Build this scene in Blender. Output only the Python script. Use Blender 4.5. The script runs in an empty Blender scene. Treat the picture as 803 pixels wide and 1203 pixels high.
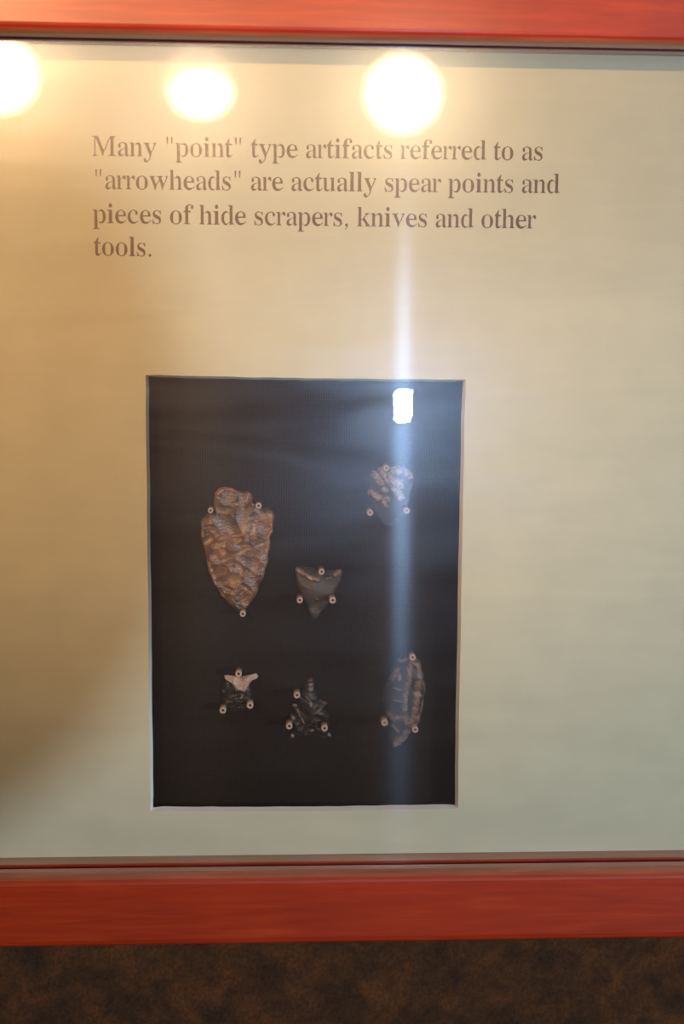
import bpy, bmesh, math, random
import numpy as np
from mathutils import Vector, Matrix
from mathutils.geometry import delaunay_2d_cdt

C = bpy.context.scene.collection
S = bpy.context.scene
H = 1.45                      # eye height: z of the camera above the floor
D = 0.58                      # camera to mat board, metres
F = 1671.0                    # focal length in pixels of the 803x1203 frame
CX, CY = 401.5, 601.5
MM = 0.001

# ------------------------------------------------------------------ camera
YAW, PITCH, ROLL = math.radians(3.109), math.radians(7.3485), math.radians(-0.4915)
fw = np.array([math.sin(YAW)*math.cos(PITCH), math.cos(YAW)*math.cos(PITCH), -math.sin(PITCH)])
rt = np.array([math.cos(YAW), -math.sin(YAW), 0.0])
dn = np.cross(fw, rt)
cr, sr = math.cos(ROLL), math.sin(ROLL)
M = np.array([cr*rt + sr*dn, -sr*rt + cr*dn, fw])      # rows: right, down, forward
CAM = np.array([0.0, -D, H])

def at(x, y, dep=0.0):
    """world point where the sight line of photo pixel (x, y) meets the plane Y = dep (metres)"""
    v = M.T @ np.array([(x-CX)/F, (y-CY)/F, 1.0])
    return CAM + v*((D+dep)/v[1])

def mirrored(x, y, Dl, g=-0.011):
    """where a lamp stands that is seen by reflection in the glass at pixel (x, y), Dl in front of the mat"""
    P = at(x, y, g); v = P-CAM; v[1] *= -1
    return P + v*((-Dl-g)/v[1])

cam_d = bpy.data.cameras.new('camera')
cam_d.sensor_fit = 'VERTICAL'; cam_d.sensor_height = 36.0; cam_d.sensor_width = 24.0
cam_d.lens = F/1203.0*36.0
cam_d.clip_start = 0.01
cam_d.dof.use_dof = True
cam_d.dof.focus_distance = 0.59
cam_d.dof.aperture_fstop = 6.0
cam = bpy.data.objects.new('camera', cam_d); C.objects.link(cam)
r3 = Matrix((M[0], -M[1], -M[2])).transposed()
cam.matrix_world = Matrix.Translation(Vector(CAM)) @ r3.to_4x4()
S.camera = cam

# ------------------------------------------------------------------ world, lights, exposure
w = bpy.data.worlds.new('world'); S.world = w; w.use_nodes = True
w.node_tree.nodes['Background'].inputs[0].default_value = (1.0, 0.72, 0.48, 1)
w.node_tree.nodes['Background'].inputs[1].default_value = 0.018
S.view_settings.view_transform = 'Standard'; S.view_settings.look = 'None'
S.view_settings.exposure = 0.0; S.view_settings.gamma = 1.0
S.view_settings.use_curve_mapping = False

def area(name, loc, size, radiance, color, shape='DISK', size_y=None, target=None, spread=math.pi):
    l = bpy.data.lights.new(name, 'AREA'); l.shape = shape; l.size = size
    if size_y: l.size_y = size_y
    A = math.pi*size*size/4 if shape == 'DISK' else (math.pi*size*size_y/4 if shape == 'ELLIPSE' else size*size_y)
    l.energy = radiance*A*math.pi      # watts for the wanted radiance
    l.color = color; l.spread = spread
    o = bpy.data.objects.new(name, l); C.objects.link(o)
    o.location = Vector(loc)
    t = Vector(target) if target is not None else Vector((loc[0], 0, loc[2]))
    o.rotation_euler = (t-Vector(loc)).to_track_quat('-Z', 'Y').to_euler()
    return o
MID = (0.03, 0, H-0.05)
WARM = (1.0, 0.62, 0.30)
# the warm spot lamps of the room, seen mirrored in the glass
area('track_spot', mirrored(0, 88, 3.0), .172, 52, (1, .72, .42), target=MID)
area('track_spot', mirrored(473, 110, 3.0), .178, 52, (1, .72, .42), target=MID)
area('track_spot_reflector', mirrored(233, 98, 3.01), .170, 6, (1, .66, .45), target=MID)
area('track_spot_bulb', mirrored(236, 110, 3.0), .145, 52, (1, .72, .42), 'ELLIPSE', .105, target=MID)
# narrow warm spots of a higher row, aimed at the top of the case
def spot(name, loc, aim, cone, E, color, radius=.018, blend=1.0):
    l = bpy.data.lights.new(name, 'SPOT'); l.color = color; l.shadow_soft_size = radius
    l.spot_size = math.radians(cone); l.spot_blend = blend
    d = (Vector(aim)-Vector(loc)).length
    l.energy = E*4*math.pi*d*d          # E: irradiance wanted at the aim
    o = bpy.data.objects.new(name, l); C.objects.link(o); o.location = Vector(loc)
    o.rotation_euler = (Vector(aim)-Vector(loc)).to_track_quat('-Z', 'Y').to_euler(); return o
spot('upper_spot', (-1.0, -2.5, H+.95), (-.10, 0, H+.09), 13.5, 2.2, (1, .49, .18))
spot('upper_spot', (-.66, -2.5, H+.93), (.09, 0, H+.09), 14.5, 1.15, (1, .55, .24))
# added unseen cool light; left of the mat is shaded by a flag (built below)
COOL = (2.05, -2.3, H+.13)
spot('added_cool_light', COOL, (.03, 0, H-.05), 30, 2.35, (.67, .745, .89), radius=.0022, blend=.3)
# the camera's own flash, to the right of the lens
fl = mirrored(473, 477, D)
area('camera_flash', fl, .0095, 135, (.38, .62, 1.0), 'RECTANGLE', .0215, target=(fl[0], 0, fl[2]), spread=math.radians(64))

# ------------------------------------------------------------------ helpers
def obj(name, me, mat=None, parent=None):
    if isinstance(me, bmesh.types.BMesh):
        bm = me; me = bpy.data.meshes.new(name); bm.to_mesh(me); bm.free()
    o = bpy.data.objects.new(name, me); C.objects.link(o)
    if mat:
        for m in (mat if isinstance(mat, (list, tuple)) else [mat]): me.materials.append(m)
    if parent: o.parent = parent
    return o
def tag(o, label, cat, group=None, kind=None):
    if label: o['label'] = label
    if cat: o['category'] = cat
    if group: o['group'] = group
    if kind: o['kind'] = kind
    return o
def box(bm, x0, x1, y0, y1, z0, z1):
    r = bmesh.ops.create_cube(bm, size=1)['verts']
    for v in r: v.co = Vector(((x0+x1)/2+v.co.x*(x1-x0), (y0+y1)/2+v.co.y*(y1-y0), (z0+z1)/2+v.co.z*(z1-z0)))
    return r

class NT:
    def __init__(s, name):
        s.m = bpy.data.materials.new(name); s.m.use_nodes = True
        s.t = s.m.node_tree; s.n = s.t.nodes; s.b = s.n['Principled BSDF']; s.out = s.n['Material Output']
    def add(s, typ, **kw):
        n = s.n.new(typ)
        for k, v in kw.items():
            if k in n.inputs.keys() if isinstance(k, str) else False: n.inputs[k].default_value = v
            else: setattr(n, k, v)
        return n
    def link(s, a, b): s.t.links.new(a, b)
    def coords(s, scale=(1, 1, 1), rot=(0, 0, 0)):
        tc = s.n.new('ShaderNodeTexCoord'); mp = s.n.new('ShaderNodeMapping')
        mp.inputs['Scale'].default_value = scale; mp.inputs['Rotation'].default_value = rot
        s.link(tc.outputs['Object'], mp.inputs['Vector']); return mp.outputs['Vector']
    def noise(s, vec, scale, detail=4, rough=.5, dist=0):
        n = s.n.new('ShaderNodeTexNoise'); n.inputs['Scale'].default_value = scale
        n.inputs['Detail'].default_value = detail; n.inputs['Roughness'].default_value = rough
        n.inputs['Distortion'].default_value = dist
        s.link(vec, n.inputs['Vector']); return n.outputs['Fac']
    def ramp(s, fac, stops):
        r = s.n.new('ShaderNodeValToRGB'); e = r.color_ramp.elements
        while len(e) < len(stops): e.new(.5)
        for i, (p, c) in enumerate(stops):
            e[i].position = p; e[i].color = (*c, 1)
        s.link(fac, r.inputs['Fac']); return r.outputs['Color']
    def bump(s, fac, dist, strength=1.0):
        b = s.n.new('ShaderNodeBump'); b.inputs['Distance'].default_value = dist; b.inputs['Strength'].default_value = strength
        s.link(fac, b.inputs['Height']); return b.outputs['Normal']
    def set(s, **kw):
        for k, v in kw.items(): s.b.inputs[k.replace('_', ' ')].default_value = v
        return s

# ------------------------------------------------------------------ materials
def wood_mat(axis, name='red_stained_wood', tint=None):
    n = NT(name)
    sc = (4, 60, 60) if axis == 'x' else (60, 60, 4)
    v = n.coords(sc)
    g = n.noise(v, 6, 6, .6, .4)
    g2 = n.noise(n.coords((1, 1, 1)), 26, 3)
    col = n.ramp(g, tint or [(.25, (.33, .024, .004)), (.55, (.44, .036, .006)), (.8, (.54, .062, .010))])
    mx = n.n.new('ShaderNodeMixRGB'); mx.blend_type = 'MULTIPLY'; mx.inputs[0].default_value = .5
    n.link(col, mx.inputs[1]); n.link(n.ramp(g2, [(.3, (.75, .7, .7)), (.7, (1.1, 1.1, 1.1))]), mx.inputs[2])
    n.link(mx.outputs[0], n.b.inputs['Base Color'])
    n.set(Roughness=.45, Specular_IOR_Level=.45)
    n.set(Coat_Weight=.9, Coat_Roughness=.20)
    n.link(n.bump(n.noise(v, 14, 4), .00012, .5), n.b.inputs['Normal'])
    return n.m
WOODX, WOODZ = wood_mat('x'), wood_mat('z')
PALE_TINT = [(.25, (.34, .085, .035)), (.55, (.46, .13, .06)), (.8, (.58, .19, .095))]  # paler wood tint for the frame's inner edge faces
LIPX, LIPZ = wood_mat('x', 'pale_inner_edge', PALE_TINT), wood_mat('z', 'pale_inner_edge', PALE_TINT)

n = NT('cream_mat_paper')
v = n.coords()
col = n.ramp(n.noise(v, 55, 5), [(.3, (.60, .585, .44)), (.7, (.64, .62, .465))])
spk = n.n.new('ShaderNodeTexVoronoi'); spk.inputs['Scale'].default_value = 26; n.link(v, spk.inputs['Vector'])
sm = n.n.new('ShaderNodeMixRGB'); n.link(n.ramp(spk.outputs['Distance'], [(.0, (1, 1, 1)), (.018, (0, 0, 0))]), sm.inputs[0])
n.link(col, sm.inputs[1]); sm.inputs[2].default_value = (.40, .35, .24, 1)
n.link(sm.outputs[0], n.b.inputs['Base Color']); n.set(Roughness=.85, Specular_IOR_Level=.2)
n.link(n.bump(n.noise(v, 1400, 3), .00006, .5), n.b.inputs['Normal'])
MAT = n.m
n = NT('white_mat_core'); n.set(Base_Color=(.95, .94, .90, 1), Roughness=.8); CORE = n.m
n = NT('brown_print'); n.set(Base_Color=(.11, .038, .022, 1), Roughness=.7); INK = n.m
n = NT('grey_board'); n.set(Base_Color=(.25, .24, .22, 1), Roughness=.9); BOARD = n.m

n = NT('black_woven_cloth')
v = n.coords()
wv = n.n.new('ShaderNodeTexWave'); wv.bands_direction = 'X'; wv.inputs['Scale'].default_value = 420; wv.inputs['Distortion'].default_value = 1.5; n.link(v, wv.inputs['Vector'])
wz = n.n.new('ShaderNodeTexWave'); wz.bands_direction = 'Z'; wz.inputs['Scale'].default_value = 420; wz.inputs['Distortion'].default_value = 1.5; n.link(v, wz.inputs['Vector'])
mu = n.n.new('ShaderNodeMath'); mu.operation = 'MULTIPLY'; n.link(wv.outputs['Fac'], mu.inputs[0]); n.link(wz.outputs['Fac'], mu.inputs[1])
ad = n.n.new('ShaderNodeMath'); ad.operation = 'MULTIPLY_ADD'; n.link(n.noise(v, 700, 4, .7), ad.inputs[0]); ad.inputs[1].default_value = .8; n.link(mu.outputs[0], ad.inputs[2])
n.link(n.ramp(ad.outputs[0], [(.2, (.008, .006, .0052)), (.7, (.012, .009, .0075)), (1.0, (.030, .019, .012))]), n.b.inputs['Base Color'])
n.set(Roughness=1, Specular_IOR_Level=.0)
n.link(n.bump(ad.outputs[0], .0001, .4), n.b.inputs['Normal'])
CLOTH = n.m

n = NT('brown_carpet')
v = n.coords()
b1 = n.noise(v, 60, 3, .6, .6); b2 = n.noise(v, 900, 4, .7)
c1 = n.ramp(b1, [(.35, (.045, .022, .010)), (.52, (.08, .034, .012)), (.70, (.13, .048, .014))])
mx = n.n.new('ShaderNodeMixRGB'); mx.blend_type = 'MULTIPLY'; mx.inputs[0].default_value = 1
n.link(c1, mx.inputs[1]); n.link(n.ramp(b2, [(.3, (.5, .5, .5)), (.7, (1.6, 1.6, 1.6))]), mx.inputs[2])
n.link(mx.outputs[0], n.b.inputs['Base Color']); n.set(Roughness=1, Specular_IOR_Level=.05, Sheen_Weight=.1)
n.link(n.bump(b2, .002, .8), n.b.inputs['Normal'])
CARPET = n.m
n = NT('floor_carpet'); v = n.coords()
n.link(n.ramp(n.noise(v, 40, 5, .7), [(.35, (.03, .02, .015)), (.65, (.07, .045, .03))]), n.b.inputs['Base Color']); n.set(Roughness=1)
FLOORM = n.m

# smudged glass: a clear pane, its mirror reflection, a soft smear lobe and streaks wiped across it
n = NT('smudged_glass'); t = n.t; n.n.remove(n.b)
lw = n.n.new('ShaderNodeLayerWeight'); lw.inputs['Blend'].default_value = .5      # Schlick's law, the same from both sides
p5 = n.n.new('ShaderNodeMath'); p5.operation = 'POWER'; n.link(lw.outputs['Facing'], p5.inputs[0]); p5.inputs[1].default_value = 5
fres = n.n.new('ShaderNodeMath'); fres.operation = 'MULTIPLY_ADD'; n.link(p5.outputs[0], fres.inputs[0]); fres.inputs[1].default_value = .94; fres.inputs[2].default_value = .06
tr = n.n.new('ShaderNodeBsdfTransparent'); tr.inputs[0].default_value = (.97, .985, .975, 1)
gl = n.n.new('ShaderNodeBsdfGlossy'); gl.inputs['Roughness'].default_value = 0.0
soft = n.n.new('ShaderNodeBsdfGlossy'); soft.inputs['Roughness'].default_value = 0.275
wide = n.n.new('ShaderNodeBsdfGlossy'); wide.inputs['Roughness'].default_value = 0.42
stre = n.n.new('ShaderNodeBsdfGlossy'); stre.inputs['Roughness'].default_value = 0.16
stre.inputs['Anisotropy'].default_value = 0.83
tv = n.n.new('ShaderNodeCombineXYZ'); tv.inputs[0].default_value = 1.0; tv.inputs[2].default_value = 0.0
n.link(tv.outputs[0], stre.inputs['Tangent'])
def mix(fac, a, b):
    m = n.n.new('ShaderNodeMixShader')
    if isinstance(fac, float): m.inputs[0].default_value = fac
    else: n.link(fac, m.inputs[0])
    n.link(a, m.inputs[1]); n.link(b, m.inputs[2]); return m.outputs[0]
v = n.coords((1, 1, 1))
sm = n.noise(n.coords((.35, 1, 2.2)), 22, 6, .62, .8)                   # smudges: where the smear is thick or thin
smf = n.n.new('ShaderNodeMapRange'); n.link(sm, smf.inputs[0])
smf.inputs[1].default_value = .3; smf.inputs[2].default_value = .75; smf.inputs[3].default_value = .008; smf.inputs[4].default_value = .075
s1 = mix(fres.outputs[0], tr.outputs[0], gl.outputs[0])
s2 = mix(smf.outputs[0], s1, soft.outputs[0])
s3 = mix(.02, s2, wide.outputs[0])
near = n.n.new('ShaderNodeBsdfGlossy'); near.inputs['Roughness'].default_value = 0.17
# finger grease is thick along the top of the pane, dry wipe marks lie below it
sep = n.n.new('ShaderNodeSeparateXYZ'); n.link(n.coords(), sep.inputs[0])
wob = n.n.new('ShaderNodeMath'); wob.operation = 'MULTIPLY_ADD'; n.link(sm, wob.inputs[0]); wob.inputs[1].default_value = .04; n.link(sep.outputs[2], wob.inputs[2])
def zramp(lo, hi, v0, v1):
    r = n.n.new('ShaderNodeMapRange'); r.interpolation_type = 'SMOOTHSTEP'; n.link(wob.outputs[0], r.inputs[0])
    r.inputs[1].default_value = lo; r.inputs[2].default_value = hi; r.inputs[3].default_value = v0; r.inputs[4].default_value = v1; return r.outputs[0]
LZ = .056+.02            # the case's own origin lies .056 below eye height
s3 = mix(zramp(LZ+.000, LZ+.050, .002, .10), s3, near.outputs[0])
s4 = mix(zramp(LZ+.015, LZ+.055, .014, .004), s3, stre.outputs[0])
n.link(s4, n.out.inputs['Surface']); GLASS = n.m
n = NT('clear_glass_back'); n.n.remove(n.b)
tr = n.n.new('ShaderNodeBsdfTransparent'); tr.inputs[0].default_value = (.97, .985, .975, 1)
n.link(tr.outputs[0], n.out.inputs['Surface']); GLASSB = n.m

n = NT('clear_plastic_sleeve'); n.set(Base_Color=(.62, .47, .38, 1), Roughness=.25, Transmission_Weight=.25, IOR=1.45); SLEEVE = n.m
n = NT('dark_pin_steel'); n.set(Base_Color=(.12, .07, .05, 1), Roughness=.4, Metallic=.8); WIRE = n.m
n = NT('bright_pin_steel'); n.set(Base_Color=(.95, .72, .5, 1), Roughness=.25, Metallic=1); BRIGHT = n.m

# ------------------------------------------------------------------ the wall and the floor
WALL_Y = .045
bm = bmesh.new(); box(bm, -2.2, 2.4, WALL_Y, WALL_Y+.12, 0, 2.7)
tag(obj('wall_front', bm, CARPET), 'wall covered in mottled dark brown carpet behind the display case', None, kind='structure')
bm = bmesh.new(); box(bm, -2.2, 2.4, -3.6, WALL_Y, -.05, 0)
tag(obj('floor', bm, FLOORM), 'dark brown carpeted floor', None, kind='structure')

# ------------------------------------------------------------------ the display case
case = bpy.data.objects.new('display_case', None); C.objects.link(case)
case.location = (0.035, 0, H-.056)
tag(case, 'red-stained wooden display case with glass, cream mat board and printed text, on brown carpeted wall', 'display case')
bpy.context.view_layer.update()
CI = Vector(case.location)
def local(name, bm, mat, parent=case, loc=None):
    """a part built in world coordinates, re-expressed under the case"""
    o = obj(name, bm, mat, parent)
    o.matrix_parent_inverse = Matrix.Identity(4)
    off = -CI
    o.data.transform(Matrix.Translation(off))
    return o
X0, X1, Z0, Z1 = -.185, .255, H-.2214, H+.1094      # opening of the frame
PROF = [(0, 0), (0, -8), (3, -8), (3, -12.8), (.3, -12.8), (0, -13.1), (0, -17.2), (.3, -18.8), (.9, -20.1), (1.8, -21.2), (2.8, -21.8), (3.8, -22),
        (27.2, -22), (29, -21.5), (30, -20.4), (30.4, -18.5), (30.4, 45), (8, 45), (8, 0)]
def rail(name, side):
    bm = bmesh.new(); rings = []
    for e in (0, 1):
        ring = []
        for u, y in PROF:
            u *= MM; y *= MM
            xs = (X0-u, X1+u); zs = (Z0-u, Z1+u)
            if side in ('top', 'bottom'):
                ring.append(bm.verts.new((xs[e], y, zs[1] if side == 'top' else zs[0])))
            else:
                ring.append(bm.verts.new((xs[0] if side == 'left' else xs[1], y, zs[e])))
        rings.append(ring)
    N = len(PROF)
    for i in range(N):
        f_ = bm.faces.new((rings[0][i], rings[0][(i+1) % N], rings[1][(i+1) % N], rings[1][i]))
        f_.material_index = 1 if i in (0, 4, 5, 6, 7, 8) else 0
    bm.faces.new(rings[0]); bm.faces.new(rings[1])
    bmesh.ops.recalc_face_normals(bm, faces=bm.faces)
    return local(name, bm, [WOODX, LIPX] if side in ('top', 'bottom') else [WOODZ, LIPZ])
rail('frame_rail', 'top'); rail('frame_rail', 'bottom'); rail('frame_stile', 'left'); rail('frame_stile', 'right')

# glass
bm = bmesh.new(); e = .0026
box(bm, X0-e, X1+e, -.0108, -.0084, Z0-e, Z1+e)
for f_ in bm.faces: f_.material_index = 0 if f_.normal.y < -.5 else 1
bmesh.ops.recalc_face_normals(bm, faces=bm.faces)
bm.normal_update()
for f_ in bm.faces: f_.material_index = 0 if f_.normal.y < -.5 else 1
local('glass_pane', bm, [GLASS, GLASSB])

# mat board with its hand-cut window
T = .003
def side_pts(a, b, wob, seed, n_=26):
    rnd = random.Random(seed); out = []
    for i in range(n_):
        s = i/n_; p = a.lerp(b, s); d = (b-a).normalized(); q = Vector((-d.y, d.x))
        out.append(p + q*(rnd.uniform(-1, 1)*.00012 + wob*math.sin(math.pi*s)))
    return out
cor = [Vector((at(x, y)[0], at(x, y)[2])) for x, y in ((171, 440.5), (546.5, 446), (537.5, 950), (176.5, 953))]
win = side_pts(cor[0], cor[1], -.0003, 1)+side_pts(cor[1], cor[2], -.0002, 2)+side_pts(cor[2], cor[3], .0005, 3)+side_pts(cor[3], cor[0], 0, 4)
cen = sum(win, Vector((0, 0)))/len(win)
N = len(win)
def offset_loop(L, d):
    out = []
    for i, p in enumerate(L):
        a, b = L[i-1], L[(i+1) % len(L)]
        t_ = (b-a).normalized(); q = Vector((t_.y, -t_.x))
        if (cen-p).dot(q) < 0: q = -q
        out.append(p+q*d)
    return out
back = offset_loop(win, .0010)
bm = bmesh.new(); U = .0065
outer = [Vector((X0-U, Z1+U)), Vector((X1+U, Z1+U)), Vector((X1+U, Z0-U)), Vector((X0-U, Z0-U))]
def ring_plane(inner, y, flip):
    iv = [bm.verts.new((p.x, y, p.y)) for p in inner]; ov = [bm.verts.new((p.x, y, p.y)) for p in outer]
    q = N//4
    for s in range(4):
        seg = [iv[(s*q+k) % N] for k in range(q+1)]
        # fan between outer corner s and s+1
        for k in range(q):
            bm.faces.new((seg[k], seg[k+1], ov[s]) if k < q//2 else (seg[k], seg[k+1], ov[(s+1) % 4]))
        bm.faces.new((ov[s], seg[q//2], ov[(s+1) % 4]))
    return iv, ov
i1, o1 = ring_plane(win, 0, False); i2, o2 = ring_plane(back, T, True)
for i in range(N):
    f_ = bm.faces.new((i1[i], i1[(i+1) % N], i2[(i+1) % N], i2[i])); f_.material_index = 1
for i in range(4): bm.faces.new((o1[i], o1[(i+1) % 4], o2[(i+1) % 4], o2[i]))
bmesh.ops.recalc_face_normals(bm, faces=bm.faces)
mat_board = local('mat_board', bm, [MAT, CORE])
CLOTH_Y = .012
bm = bmesh.new(); box(bm, X0-U, X1+U, CLOTH_Y, CLOTH_Y+.001, Z0-U, Z1+U)
local('backing_cloth', bm, CLOTH)['label'] = 'black woven backing cloth seen through the window of the mat board'
bm = bmesh.new(); box(bm, X0-U, X1+U, CLOTH_Y+.001, CLOTH_Y+.005, Z0-U, Z1+U)
local('backing_board', bm, BOARD)
bm = bmesh.new()          # spacer strips that hold the cloth clear of the mat board
for a_ in ((X0-U, X1+U, Z1-.002, Z1+U), (X0-U, X1+U, Z0-U, Z0+.002), (X0-U, X0+.002, Z0+.002, Z1-.002), (X1-.002, X1+U, Z0+.002, Z1-.002)):
    box(bm, a_[0], a_[1], T, CLOTH_Y, a_[2], a_[3])
local('spacer', bm, BOARD)

# ------------------------------------------------------------------ the printed text
ADV = dict(a=.444, c=.444, d=.5, e=.444, f=.333, h=.5, i=.278, k=.5, l=.278, n=.5, o=.5, p=.5, r=.333, s=.389, t=.278, u=.5, v=.5, w=.722, y=.5, M=.889)
BOLD = dict(a=.5, c=.444, d=.556, e=.444, f=.333, h=.556, i=.278, k=.556, l=.278, n=.556, o=.5, p=.556, r=.444, s=.389, t=.333, u=.556, v=.5, w=.722, y=.5, M=.944)
BB = dict(a=(.037,.442), c=(.025,.412), d=(.027,.491), e=(.025,.424), f=(.020,.383), h=(.009,.487), i=(.016,.253), k=(.007,.505), l=(.019,.257), n=(.016,.485), o=(.029,.470), p=(.005,.470), r=(.005,.335), s=(.051,.348), t=(.013,.279), u=(.009,.479), v=(.019,.477), w=(.021,.694), y=(.014,.475), M=(.012,.863))
OTHER = {'"': .408, ',': .25, '.': .25, ' ': .25}
STEP = 1/90
def glyph_polys(ch):
    """serif letter as thin horizontal strips [(y, [(x0, x1), ...])] in em units, thinned from the bold serif alphabet"""
    cu = bpy.data.curves.new('g', 'FONT'); cu.size = 1.0
    code = 0x1D41A+ord(ch)-97 if ch.islower() else 0x1D400+ord(ch)-65
    cu.body = chr(code); cu.resolution_u = 6
    o = bpy.data.objects.new('g', cu); C.objects.link(o)
    dg = bpy.context.evaluated_depsgraph_get(); me = o.evaluated_get(dg).to_mesh()
    cnt = {}
    for p in me.polygons:
        for k in p.edge_keys: cnt[k] = cnt.get(k, 0)+1
    seg = [(me.vertices[a].co.xy.copy(), me.vertices[b].co.xy.copy()) for (a, b), c in cnt.items() if c == 1]
    o.to_mesh_clear(); bpy.data.objects.remove(o); bpy.data.curves.remove(cu)
    return seg
SEG = {}
def glyph_rows(ch):
    if ch in SEG: return SEG[ch]
    seg = glyph_polys(ch)
    ys = [p.y for s_ in seg for p in s_]; bx = [p.x for s_ in seg for p in s_]
    t0, t1 = BB[ch]; t0 -= .018; t1 += .018; sx = (t1-t0)/(max(bx)-min(bx)); b0 = min(bx)
    rows = []; k0 = int(math.floor(min(ys)/STEP)); k1 = int(math.ceil(max(ys)/STEP))
    for k in range(k0, k1):
        y = (k+.5)*STEP
        xs = sorted(a.x+(b.x-a.x)*(y-a.y)/(b.y-a.y) for a, b in seg if (a.y > y) != (b.y > y))
        runs = []
        for i in range(0, len(xs)-1, 2):
            a, b = t0+(xs[i]-b0)*sx, t0+(xs[i+1]-b0)*sx; t_ = b-a; cut = min(.042, max(0, (t_-.035)*.42))
            if t_ > .004: runs.append((a+cut/2, b-cut/2))
        rows.append((k*STEP, runs))
    SEG[ch] = rows; return rows
LINES = ['Many "point" type artifacts referred to as', '"arrowheads" are actually spear points and', 'pieces of hide scrapers, knives and other', 'tools.']
START = [(108, 183), (109, 222), (109, 262), (110, 300)]
ENDS = [(637, 188.5), (656, 227), (628, 268.5), (179, 301.5)]
def adv(ch): return ADV.get(ch, OTHER.get(ch, .5))
for ln, (sx_, sy_), (ex_, ey_) in zip(LINES, START, ENDS):
    A, B = at(sx_, sy_), at(ex_, ey_)
    tot = sum(adv(c_) for c_ in ln)-.03
    em = (B[0]-A[0])/tot; slope = (B[2]-A[2])/(B[0]-A[0])
    emy = .0113
    bm = bmesh.new(); x = 0
    def quad(pts):
        vs = [bm.verts.new((A[0]+em*px, -.00005, A[2]+emy*py+slope*em*px)) for px, py in pts]
        bm.faces.new(vs)
    for ch in ln:
        if ch in ADV:
            for y, runs in glyph_rows(ch):
                for a, b in runs: quad([(x+a, y), (x+b, y), (x+b, y+STEP), (x+a, y+STEP)])
        elif ch == '"':
            for q in (.10, .255):
                quad([(x+q+.012, .43), (x+q+.045, .43), (x+q+.062, .676), (x+q-.005, .676)])
        elif ch in '.,':
            quad([(x+.125+.052*math.cos(a), .045+.052*math.sin(a)) for a in [i*math.pi/6 for i in range(12)]])
            if ch == ',': quad([(x+.172, .05), (x+.165, -.03), (x+.075, -.135), (x+.065, -.12), (x+.13, -.03), (x+.13, .03)])
        x += adv(ch)
    t_ = local('text_line', bm, INK, mat_board)
    t_['label'] = 'printed brown serif line reading ' + ln.replace('"', '')

# ------------------------------------------------------------------ stone points
def stone_mat(name, stops, pale, scale=(1, 1, 1), nscale=140, rough=.3, clear=0.0, rot=0, dist=1.2, spec=.5):
    """stone colour by noise; where the attribute 'tone' is high the stone is the pale kind and opaque"""
    n = NT(name); v = n.coords(scale, (0, rot, 0))
    f = n.noise(v, nscale, 5, .6, dist)
    col = n.ramp(f, stops); col2 = n.ramp(n.noise(v, nscale*2.2, 5, .65, dist), [(.3, tuple(c*.62 for c in pale)), (.7, pale)])
    at_ = n.n.new('ShaderNodeAttribute'); at_.attribute_name = 'tone'
    brk = n.n.new('ShaderNodeMapRange'); n.link(n.noise(n.coords(), 520, 4, .65, .5), brk.inputs[0]); brk.inputs[1].default_value = .32; brk.inputs[2].default_value = .62; brk.inputs[3].default_value = .15; brk.inputs[4].default_value = 1
    tm = n.n.new('ShaderNodeMath'); tm.operation = 'MULTIPLY'; n.link(at_.outputs['Fac'], tm.inputs[0]); n.link(brk.outputs[0], tm.inputs[1])
    mx = n.n.new('ShaderNodeMixRGB'); n.link(tm.outputs[0], mx.inputs[0]); n.link(col, mx.inputs[1]); n.link(col2, mx.inputs[2])
    n.link(mx.outputs[0], n.b.inputs['Base Color'])
    n.set(Roughness=rough, Specular_IOR_Level=spec)
    wv = n.n.new('ShaderNodeTexWave'); wv.wave_type = 'RINGS'; wv.inputs['Scale'].default_value = 260; wv.inputs['Distortion'].default_value = 9; wv.inputs['Detail'].default_value = 3; wv.inputs['Detail Scale'].default_value = 2
    n.link(n.coords(), wv.inputs['Vector'])
    ad = n.n.new('ShaderNodeMath'); ad.operation = 'MULTIPLY_ADD'; n.link(wv.outputs['Fac'], ad.inputs[0]); ad.inputs[1].default_value = .35; n.link(n.noise(n.coords(), 700, 5, .7), ad.inputs[2])
    n.link(n.bump(ad.outputs[0], .00022, .8), n.b.inputs['Normal'])
    if clear:
        tr = n.n.new('ShaderNodeBsdfTransparent'); m = n.n.new('ShaderNodeMixShader')
        mr = n.n.new('ShaderNodeMapRange'); n.link(at_.outputs['Fac'], mr.inputs[0]); mr.inputs[1].default_value = 0; mr.inputs[2].default_value = .6
        mr.inputs[3].default_value = clear; mr.inputs[4].default_value = 0
        n.link(mr.outputs[0], m.inputs[0]); n.link(n.b.outputs[0], m.inputs[1]); n.link(tr.outputs[0], m.inputs[2])
        n.link(m.outputs[0], n.out.inputs['Surface'])
    return n.m

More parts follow.
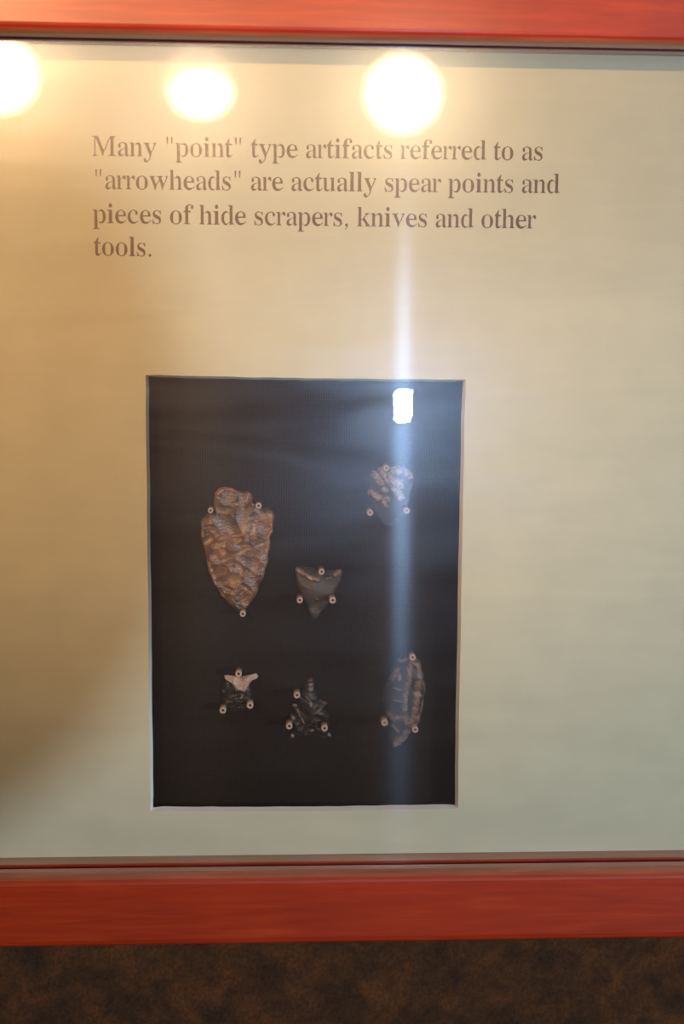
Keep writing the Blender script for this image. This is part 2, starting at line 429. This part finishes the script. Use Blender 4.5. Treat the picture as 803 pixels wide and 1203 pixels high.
def stone_point(name, outline, origin, scale, thick, mat, label, cat, seed=1, nscar=26, step=.00036, gap=.0005, half=None, scar_r=(.004, .009), tones=(), sharp=13, raise_=.12):
    rnd = random.Random(seed)
    yref = CLOTH_Y-gap-thick*.35
    P = np.array([at(origin[0]+x/scale, origin[1]+y/scale, yref) for x, y in outline])[:, [0, 2]]
    c0 = P.mean(0); P = P-c0
    # densify the outline with small nicks
    L = []
    for i in range(len(P)):
        a, b = P[i], P[(i+1) % len(P)]; k = max(1, int(np.linalg.norm(b-a)/(step*1.3)))
        for j in range(k):
            q = a+(b-a)*j/k
            L.append(q+np.array([rnd.uniform(-1, 1), rnd.uniform(-1, 1)])*.00008)
    L = np.array(L); n_ = len(L)
    def dist(Q):
        out = np.full(len(Q), 9.)
        A_, B_ = P, np.roll(P, -1, 0)
        for a, b in zip(A_, B_):
            d = b-a; t_ = np.clip(((Q-a)@d)/(d@d), 0, 1)
            out = np.minimum(out, np.linalg.norm(Q-(a+t_[:, None]*d), axis=1))
        return out
    def inside(Q):
        c = np.zeros(len(Q), bool)
        for i in range(len(P)):
            a, b = P[i], P[(i+1) % len(P)]
            m = (a[1] > Q[:, 1]) != (b[1] > Q[:, 1])
            with np.errstate(divide='ignore', invalid='ignore'):
                xx = (b[0]-a[0])*(Q[:, 1]-a[1])/(b[1]-a[1]+1e-15)+a[0]
            c ^= m & (Q[:, 0] < xx)
        return c
    gx, gy = np.meshgrid(np.arange(P[:, 0].min(), P[:, 0].max(), step), np.arange(P[:, 1].min(), P[:, 1].max(), step*.87))
    gx = gx+(np.arange(gx.shape[0]) % 2)[:, None]*step/2
    G = np.stack([gx.ravel(), gy.ravel()], 1); G = G[inside(G)]
    G = G[dist(G) > step*.6]
    G = G+np.array([[rnd.uniform(-.15, .15)*step, rnd.uniform(-.15, .15)*step] for _ in range(len(G))])
    V = np.vstack([L, G]); Dd = dist(V); W = half or Dd.max()*.85
    def dome(d): return thick*.12+thick*.88*np.sqrt(np.clip(1-(1-np.clip(d/W, 0, 1))**2, 0, 1))
    Hh = dome(Dd)
    # flake scars: shallow scoops struck in from the edge, and a few across the face
    for k in range(nscar):
        if k < nscar*.7:
            i = int((k+rnd.uniform(-.3, .3))/(nscar*.7)*len(L)) % len(L); e_ = L[i]
            t_ = L[(i+3) % n_]-L[i-3]; t_ /= np.linalg.norm(t_)+1e-9; nn = np.array([-t_[1], t_[0]])
            if not inside((e_+nn*.0012)[None])[0]: nn = -nn
            c = e_+nn*rnd.uniform(.15, .55)*W*1.3
            ang = rnd.uniform(-.5, .5); ca, sa = math.cos(ang), math.sin(ang)
            nn = np.array([ca*nn[0]-sa*nn[1], sa*nn[0]+ca*nn[1]]); t_ = np.array([-nn[1], nn[0]])
        else:
            c = G[rnd.randrange(len(G))]; ang = rnd.uniform(0, 6.28)
            nn = np.array([math.cos(ang), math.sin(ang)]); t_ = np.array([-nn[1], nn[0]])
        zc = float(dome(dist(c[None]))[0])-rnd.uniform(.12, .34)*thick
        q = V-c; rl = rnd.uniform(*scar_r); rw = rl*rnd.uniform(.35, .7)
        a = q@nn; b = q@t_
        s_ = zc+thick*(np.abs(a/rl)**2*.28+np.abs(b/rw)**2*.38)+a/rl*thick*rnd.uniform(-.1, .40)+b/rl*thick*rnd.uniform(-.3, .3)
        s_ = s_+.00003*np.sin(np.hypot(a, b)*rnd.uniform(5000, 8000))
        Hh = np.minimum(Hh, np.maximum(s_, thick*.10))
    tone = np.zeros(len(V))
    for line, wd in tones:
        Q = np.array([at(origin[0]+x/scale, origin[1]+y/scale, yref) for x, y in line])[:, [0, 2]]-c0
        wm = wd/scale*D/F; dmin = np.full(len(V), 9.)
        for a, b in zip(Q[:-1], Q[1:]):
            d = b-a; t_ = np.clip(((V-a)@d)/(d@d+1e-12), 0, 1)
            dmin = np.minimum(dmin, np.linalg.norm(V-(a+t_[:, None]*d), axis=1))
        dmin = dmin+.12*wm*np.sin(V[:, 0]*2600+V[:, 1]*1900)+.12*wm*np.sin(V[:, 1]*4100-V[:, 0]*900)
        tone = np.maximum(tone, np.clip((1.3-dmin/wm)/.9, 0, 1))
    Hh = Hh+tone*thick*raise_*np.clip(Dd/.0008, 0, 1)
    edges = [(i, (i+1) % n_) for i in range(n_)]
    vo, eo, fo, *_ = delaunay_2d_cdt([Vector(p) for p in V], edges, [], 1, 1e-7)
    ids = _[0]
    hh = [Hh[i[0]] if i else thick*.2 for i in ids]
    m = len(vo)
    verts = [(p.x, -h, p.y) for p, h in zip(vo, hh)] + [(p.x, 0, p.y) for p in vo]
    faces = [tuple(f) for f in fo] + [tuple(i+m for i in reversed(f)) for f in fo]
    ec = {}
    for f in fo:
        for i in range(len(f)):
            a, b = f[i], f[(i+1) % len(f)]; ec[(a, b)] = 1
    for (a, b) in list(ec):
        if (b, a) not in ec: faces.append((b, a, a+m, b+m))
    me = bpy.data.meshes.new(name); me.from_pydata(verts, [], faces); me.update()
    ta = me.attributes.new('tone', 'FLOAT', 'POINT')
    tv_ = [float(tone[i[0]]) if i else 0. for i in ids]; ta.data.foreach_set('value', tv_+tv_)
    bm = bmesh.new(); bm.from_mesh(me); bmesh.ops.recalc_face_normals(bm, faces=bm.faces)
    for f in bm.faces: f.smooth = True
    bm.to_mesh(me); bm.free()
    me.set_sharp_from_angle(angle=math.radians(sharp))
    o = obj(name, me, mat); o.location = (c0[0], CLOTH_Y-gap, c0[1])
    tag(o, label, cat, 'stone artifacts pinned on the black cloth')
    return o

big_m = stone_mat('brown_chert', [(.30, (.050, .028, .018)), (.44, (.11, .060, .038)), (.56, (.20, .105, .062)), (.70, (.36, .19, .11))], (.46, .24, .135), (1, 1, .8), 85, .34, spec=.7)
grey_m = stone_mat('grey_obsidian', [(.3, (.045, .034, .029)), (.7, (.075, .055, .044))], (.42, .27, .19), (1, 1, 1), 120, .36, clear=.30)
dark_m = stone_mat('dark_obsidian', [(.3, (.018, .013, .011)), (.6, (.032, .022, .017)), (.8, (.06, .038, .026))], (.30, .20, .15), (1, 1, 1), 200, .30, clear=.40)
scr_m = stone_mat('pale_flaked_flint', [(.3, (.030, .026, .025)), (.7, (.075, .055, .044))], (.40, .28, .22), (1, 1, 1), 200, .34, clear=.45)
cap_m = stone_mat('pale_flake_stone', [(.3, (.30, .19, .14)), (.5, (.42, .29, .23)), (.7, (.52, .38, .31))], (.5, .35, .3), (1, 1, 1), 220, .35)
band_m = stone_mat('banded_obsidian', [(.35, (.022, .017, .015)), (.7, (.055, .038, .030))], (.29, .18, .125), (1, 1, .5), 230, .28, clear=.40, rot=-.12)

BIG = [(215,125),(245,92),(290,80),(345,92),(400,115),(440,122),(470,118),(500,132),(518,165),(512,195),(530,212),(575,238),(620,245),(665,275),(680,310),(672,370),(672,430),(648,480),(650,520),(645,570),(632,610),(634,670),(610,735),(600,790),(565,850),(552,905),(515,970),(480,1020),(435,1062),(405,1068),(370,1040),(320,1000),(290,960),(262,940),(240,880),(205,850),(185,790),(165,740),(150,670),(140,600),(115,530),(105,470),(108,400),(104,350),(125,320),(160,290),(200,270),(205,215),(212,160)]
stone_point('spear_point', BIG, (220, 560), 6.683, .0048, big_m, 'largest artifact, brown leaf-shaped spear point with a broad stem pointing up', 'spear point', seed=5, nscar=62, scar_r=(.0035, .0085),
    tones=[([(676,290),(672,400),(645,500),(640,600),(625,690),(602,770)], 26), ([(545,350),(520,420),(520,470)], 26), ([(215,150),(250,95),(330,92),(400,118)], 18), ([(230,560),(280,610)], 30), ([(160,680),(190,760),(240,900),(290,960)], 14), ([(360,460),(420,455)], 14), ([(430,545),(480,545)], 8), ([(200,440),(250,480)], 24), ([(112,360),(112,470)], 12)])
TRI = [(150,165),(175,140),(230,140),(330,155),(385,175),(420,190),(470,185),(560,175),(620,168),(645,190),(625,280),(600,340),(565,400),(550,450),(510,500),(460,570),(420,620),(385,680),(345,695),(315,685),(290,610),(255,520),(215,440),(190,380),(165,310),(152,230)]
stone_point('arrowhead', TRI, (330, 650), 8.92, .0028, grey_m, 'grey triangular arrowhead pointing down beside the big brown spear point', 'arrowhead', seed=8, nscar=10, step=.0003, scar_r=(.004, .008),
    tones=[([(165,170),(230,210),(320,262),(385,270)], 24), ([(470,262),(520,250)], 14), ([(560,222),(615,185)], 24), ([(365,470),(400,488)], 13)], raise_=.3)
SCR = [(165,240),(230,200),(300,175),(380,195),(470,175),(540,190),(600,230),(650,270),(662,340),(640,420),(610,520),(600,600),(560,690),(500,760),(440,840),(380,880),(320,870),(270,820),(230,740),(200,660),(150,560),(110,490),(140,420),(150,320)]
stone_point('hide_scraper', SCR, (420, 530), 10.03, .0036, scr_m, 'round flaked hide scraper at top right under the white reflection', 'scraper', seed=21, nscar=24, step=.00028, scar_r=(.002, .005),
    tones=[([(290,225),(400,340),(480,380)], 62), ([(420,230),(500,220)], 50), ([(560,230),(630,290)], 48), ([(200,270),(270,360)], 42), ([(140,480),(240,540),(340,560)], 38), ([(300,600),(335,640)], 26), ([(430,440),(500,540)], 46), ([(300,440),(330,460)], 30)])
SML = [(230,240),(260,232),(320,240),(400,250),(480,240),(560,225),(610,212),(635,250),(610,275),(560,300),(540,340),(560,400),(565,480),(550,560),(520,620),(450,650),(360,680),(270,690),(215,660),(205,580),(215,500),(210,430),(215,360),(240,300)]
sm_o = stone_point('stone_point_base', SML, (240, 770), 10.03, .0028, dark_m, 'small dark broken point with a pale flared top, lowest at left', 'stone point', seed=4, nscar=10, step=.00026, scar_r=(.003, .006), tones=[([(445,470),(430,500)], 16), ([(222,415),(226,425)], 14)])
CAPS = [(230,240),(260,232),(320,240),(400,250),(480,240),(560,225),(610,212),(635,250),(610,275),(560,300),(530,330),(500,390),(475,435),(430,415),(385,400),(330,345),(280,305),(240,280)]
cp = stone_point('pale_flake', CAPS, (240, 770), 10.03, .0014, cap_m, 'pale flared top', 'x', seed=9, nscar=6, step=.00026, gap=.0028, scar_r=(.002, .004))
for k in ('category', 'group'): del cp[k]
cp.parent = sm_o; cp.location = cp.location-sm_o.location
SER = [(370,120),(400,105),(430,125),(445,180),(440,230),(470,270),(480,310),(510,340),(575,370),(530,410),(560,450),(600,490),(590,540),(605,600),(600,660),(620,700),(610,740),(540,735),(470,710),(400,700),(330,715),(260,720),(200,745),(170,720),(190,680),(230,640),(200,600),(160,530),(185,490),(220,480),(240,440),(205,400),(215,375),(260,380),(280,330),(260,290),(310,240),(335,220),(325,170)]
stone_point('arrowhead', SER, (320, 785), 8.92, .0034, dark_m, 'dark notched arrowhead with jagged edges pointing up, bottom middle', 'arrowhead', seed=31, nscar=22, step=.00028, scar_r=(.002, .005),
    tones=[([(375,120),(410,115)], 16), ([(400,170),(400,220)], 24), ([(350,290),(405,375)], 20), ([(505,340),(568,368)], 13), ([(560,380),(440,465)], 9), ([(215,385),(240,400)], 18), ([(260,440),(330,570)], 10), ([(205,500),(215,520)], 22), ([(370,648),(420,650)], 13), ([(190,705),(215,710)], 18), ([(480,268),(486,270)], 14), ([(585,700),(600,705)], 14)])
KNI = [(330,190),(370,150),(430,145),(500,165),(555,185),(575,230),(580,290),(605,350),(622,440),(630,520),(605,600),(600,680),(580,760),(560,830),(500,900),(455,960),(420,1020),(370,1070),(310,1100),(265,1105),(245,1040),(235,960),(220,880),(240,830),(215,780),(200,700),(175,620),(175,530),(200,450),(235,390),(270,330),(310,260)]
stone_point('stone_knife', KNI, (430, 755), 8.91, .0038, band_m, 'oval stone knife with brown and black lengthwise bands, bottom right', 'stone knife', seed=13, nscar=22, step=.0003, scar_r=(.0025, .006),
    tones=[([(450,230),(440,400),(400,540),(395,700),(410,830)], 30), ([(470,180),(555,210),(570,330),(535,450),(520,600),(500,760),(440,880),(400,970),(310,1060)], 38), ([(345,190),(430,165)], 18), ([(320,270),(260,375)], 30), ([(340,330),(345,370)], 24), ([(225,740),(280,790),(370,780)], 26), ([(285,465),(370,485)], 10), ([(270,585),(370,605)], 9), ([(540,780),(560,830),(500,870)], 22), ([(270,860),(335,920)], 14), ([(595,600),(560,770)], 10), ([(600,400),(615,500)], 9)])

# ------------------------------------------------------------------ sleeved pins
def tube(r0, r1, y0, y1, seg=20):
    bm = bmesh.new(); R = []
    prof = [(r0, y1), (r0, y0+.0002), (r0-.0002, y0), (r1+.0002, y0), (r1, y0+.0002), (r1, y1)]
    for r, y in prof: R.append([bm.verts.new((r*math.cos(2*math.pi*i/seg), y, r*math.sin(2*math.pi*i/seg))) for i in range(seg)])
    for a in range(len(prof)):
        b = (a+1) % len(prof)
        for i in range(seg): bm.faces.new((R[a][i], R[a][(i+1) % seg], R[b][(i+1) % seg], R[b][i]))
    bmesh.ops.recalc_face_normals(bm, faces=bm.faces)
    for f in bm.faces: f.smooth = True
    return bm
PIN_L = .0098
def pin(x, y, label, src=[None], size=1.0, bright=False):
    if src[0] is None or bright:
        root = bpy.data.objects.new('display_pin', None); C.objects.link(root)
        s_ = obj('sleeve', tube(.00125, .00055, -PIN_L, 0), SLEEVE, root)
        bm = bmesh.new(); bmesh.ops.create_cone(bm, cap_ends=True, segments=12, radius1=.00052, radius2=.00052, depth=PIN_L-.0012)
        bmesh.ops.rotate(bm, verts=bm.verts, matrix=Matrix.Rotation(math.pi/2, 3, 'X')); bmesh.ops.translate(bm, verts=bm.verts, vec=(0, -(PIN_L-.0012)/2, 0))
        obj('wire', bm, BRIGHT if bright else WIRE, root)
        if not bright: src[0] = root
    else:
        root = src[0].copy(); C.objects.link(root)
        for ch in src[0].children:
            c = ch.copy(); C.objects.link(c); c.parent = root
    p = at(x, y, CLOTH_Y-PIN_L)
    root.location = (p[0], CLOTH_Y-.00001, p[2]); root.scale = (size, 1, size)
    tag(root, label, 'pin', 'clear sleeved pins holding the stone artifacts')
for x, y, l, s_ in [
    (247, 600, 'clear sleeved pin at left shoulder of the largest brown spear point', .9),
    (303.5, 594.5, 'clear sleeved pin at right of the stem of the largest brown spear point', 1.0),
    (285, 721.5, 'clear sleeved pin under the tip of the largest brown spear point', 1.0),
    (377.5, 672, 'clear sleeved pin on the top edge of the grey triangular arrowhead', 1.0),
    (352, 705.5, 'clear sleeved pin at left side of the grey triangular arrowhead', 1.0),
    (390.5, 705.5, 'clear sleeved pin at right side of the grey triangular arrowhead', 1.1),
    (453.5, 550, 'clear sleeved pin on the top edge of the round scraper', 1.0),
    (434.5, 602.5, 'clear sleeved pin at lower left of the round scraper', 1.05),
    (477.5, 600, 'clear sleeved pin at lower right of the round scraper', 1.05),
    (280, 792, 'clear sleeved pin on the pale top of the small dark broken point', 1.1),
    (261.5, 835, 'clear sleeved pin at lower left of the small dark broken point', 1.1),
    (293.5, 829, 'clear sleeved pin at lower right of the small dark broken point', 1.15),
    (348.5, 817, 'clear sleeved pin at upper left of the dark notched arrowhead', 1.1),
    (339.5, 853.5, 'clear sleeved pin at lower left of the dark notched arrowhead', 1.1),
    (381, 856, 'clear sleeved pin at lower right of the dark notched arrowhead', 1.1),
    (484.5, 772.5, 'clear sleeved pin at the top of the oval banded stone knife', 1.1),
    (487.5, 857.5, 'clear sleeved pin at lower right of the oval banded stone knife', 1.1)]:
    pin(x, y, l, size=s_)
pin(451.5, 849.5, 'clear sleeved pin with bright glinting core at lower left of the banded knife', size=1.15, bright=True)

# ------------------------------------------------------------------ added unseen rig: cool light housing and flag that shades the mat board's left
n = NT('black_painted_metal'); n.set(Base_Color=(.02, .02, .02, 1), Roughness=.5); BLACK = n.m
lamp = bpy.data.objects.new('added_light_rig', None); C.objects.link(lamp); lamp.location = COOL
tag(lamp, 'added unseen light rig with a shadow-casting flag, standing behind the viewer', 'light rig')
Lc = Vector(COOL)
bm = bmesh.new(); sft = .12
blob = []
for a_ in range(28):
    t_ = a_/28*2*math.pi
    p = Vector((-.185+.160*math.cos(t_), 0, H-.050+.174*math.sin(t_)))  # mat area that the added blocker keeps out of the cool light
    blob.append(Lc.lerp(p, sft)-Lc)
fv = [bm.verts.new(p) for p in blob]; bv = [bm.verts.new(p+Vector((0, -.001, 0))) for p in blob]
bm.faces.new(fv); bm.faces.new(bv)
for i in range(28): bm.faces.new((fv[i], fv[(i+1) % 28], bv[(i+1) % 28], bv[i]))
bmesh.ops.recalc_face_normals(bm, faces=bm.faces); obj('blocker', bm, BLACK, lamp)
bm = bmesh.new(); c_ = sum(blob, Vector())/28
box(bm, c_.x-.30, c_.x-.008, c_.y-.003, c_.y, c_.z-.004, c_.z+.004); obj('blocker_arm', bm, BLACK, lamp)
bm = tube(.05, .046, -.05, .09); o_ = obj('rig_housing', bm, BLACK, lamp); o_.rotation_euler = (0, 0, math.atan2(2.03, 2.3)+math.pi)
bm = bmesh.new(); box(bm, -.30+c_.x, -.29+c_.x, c_.y-.012, c_.y, -(H+.13), c_.z+.03); obj('stand', bm, BLACK, lamp)
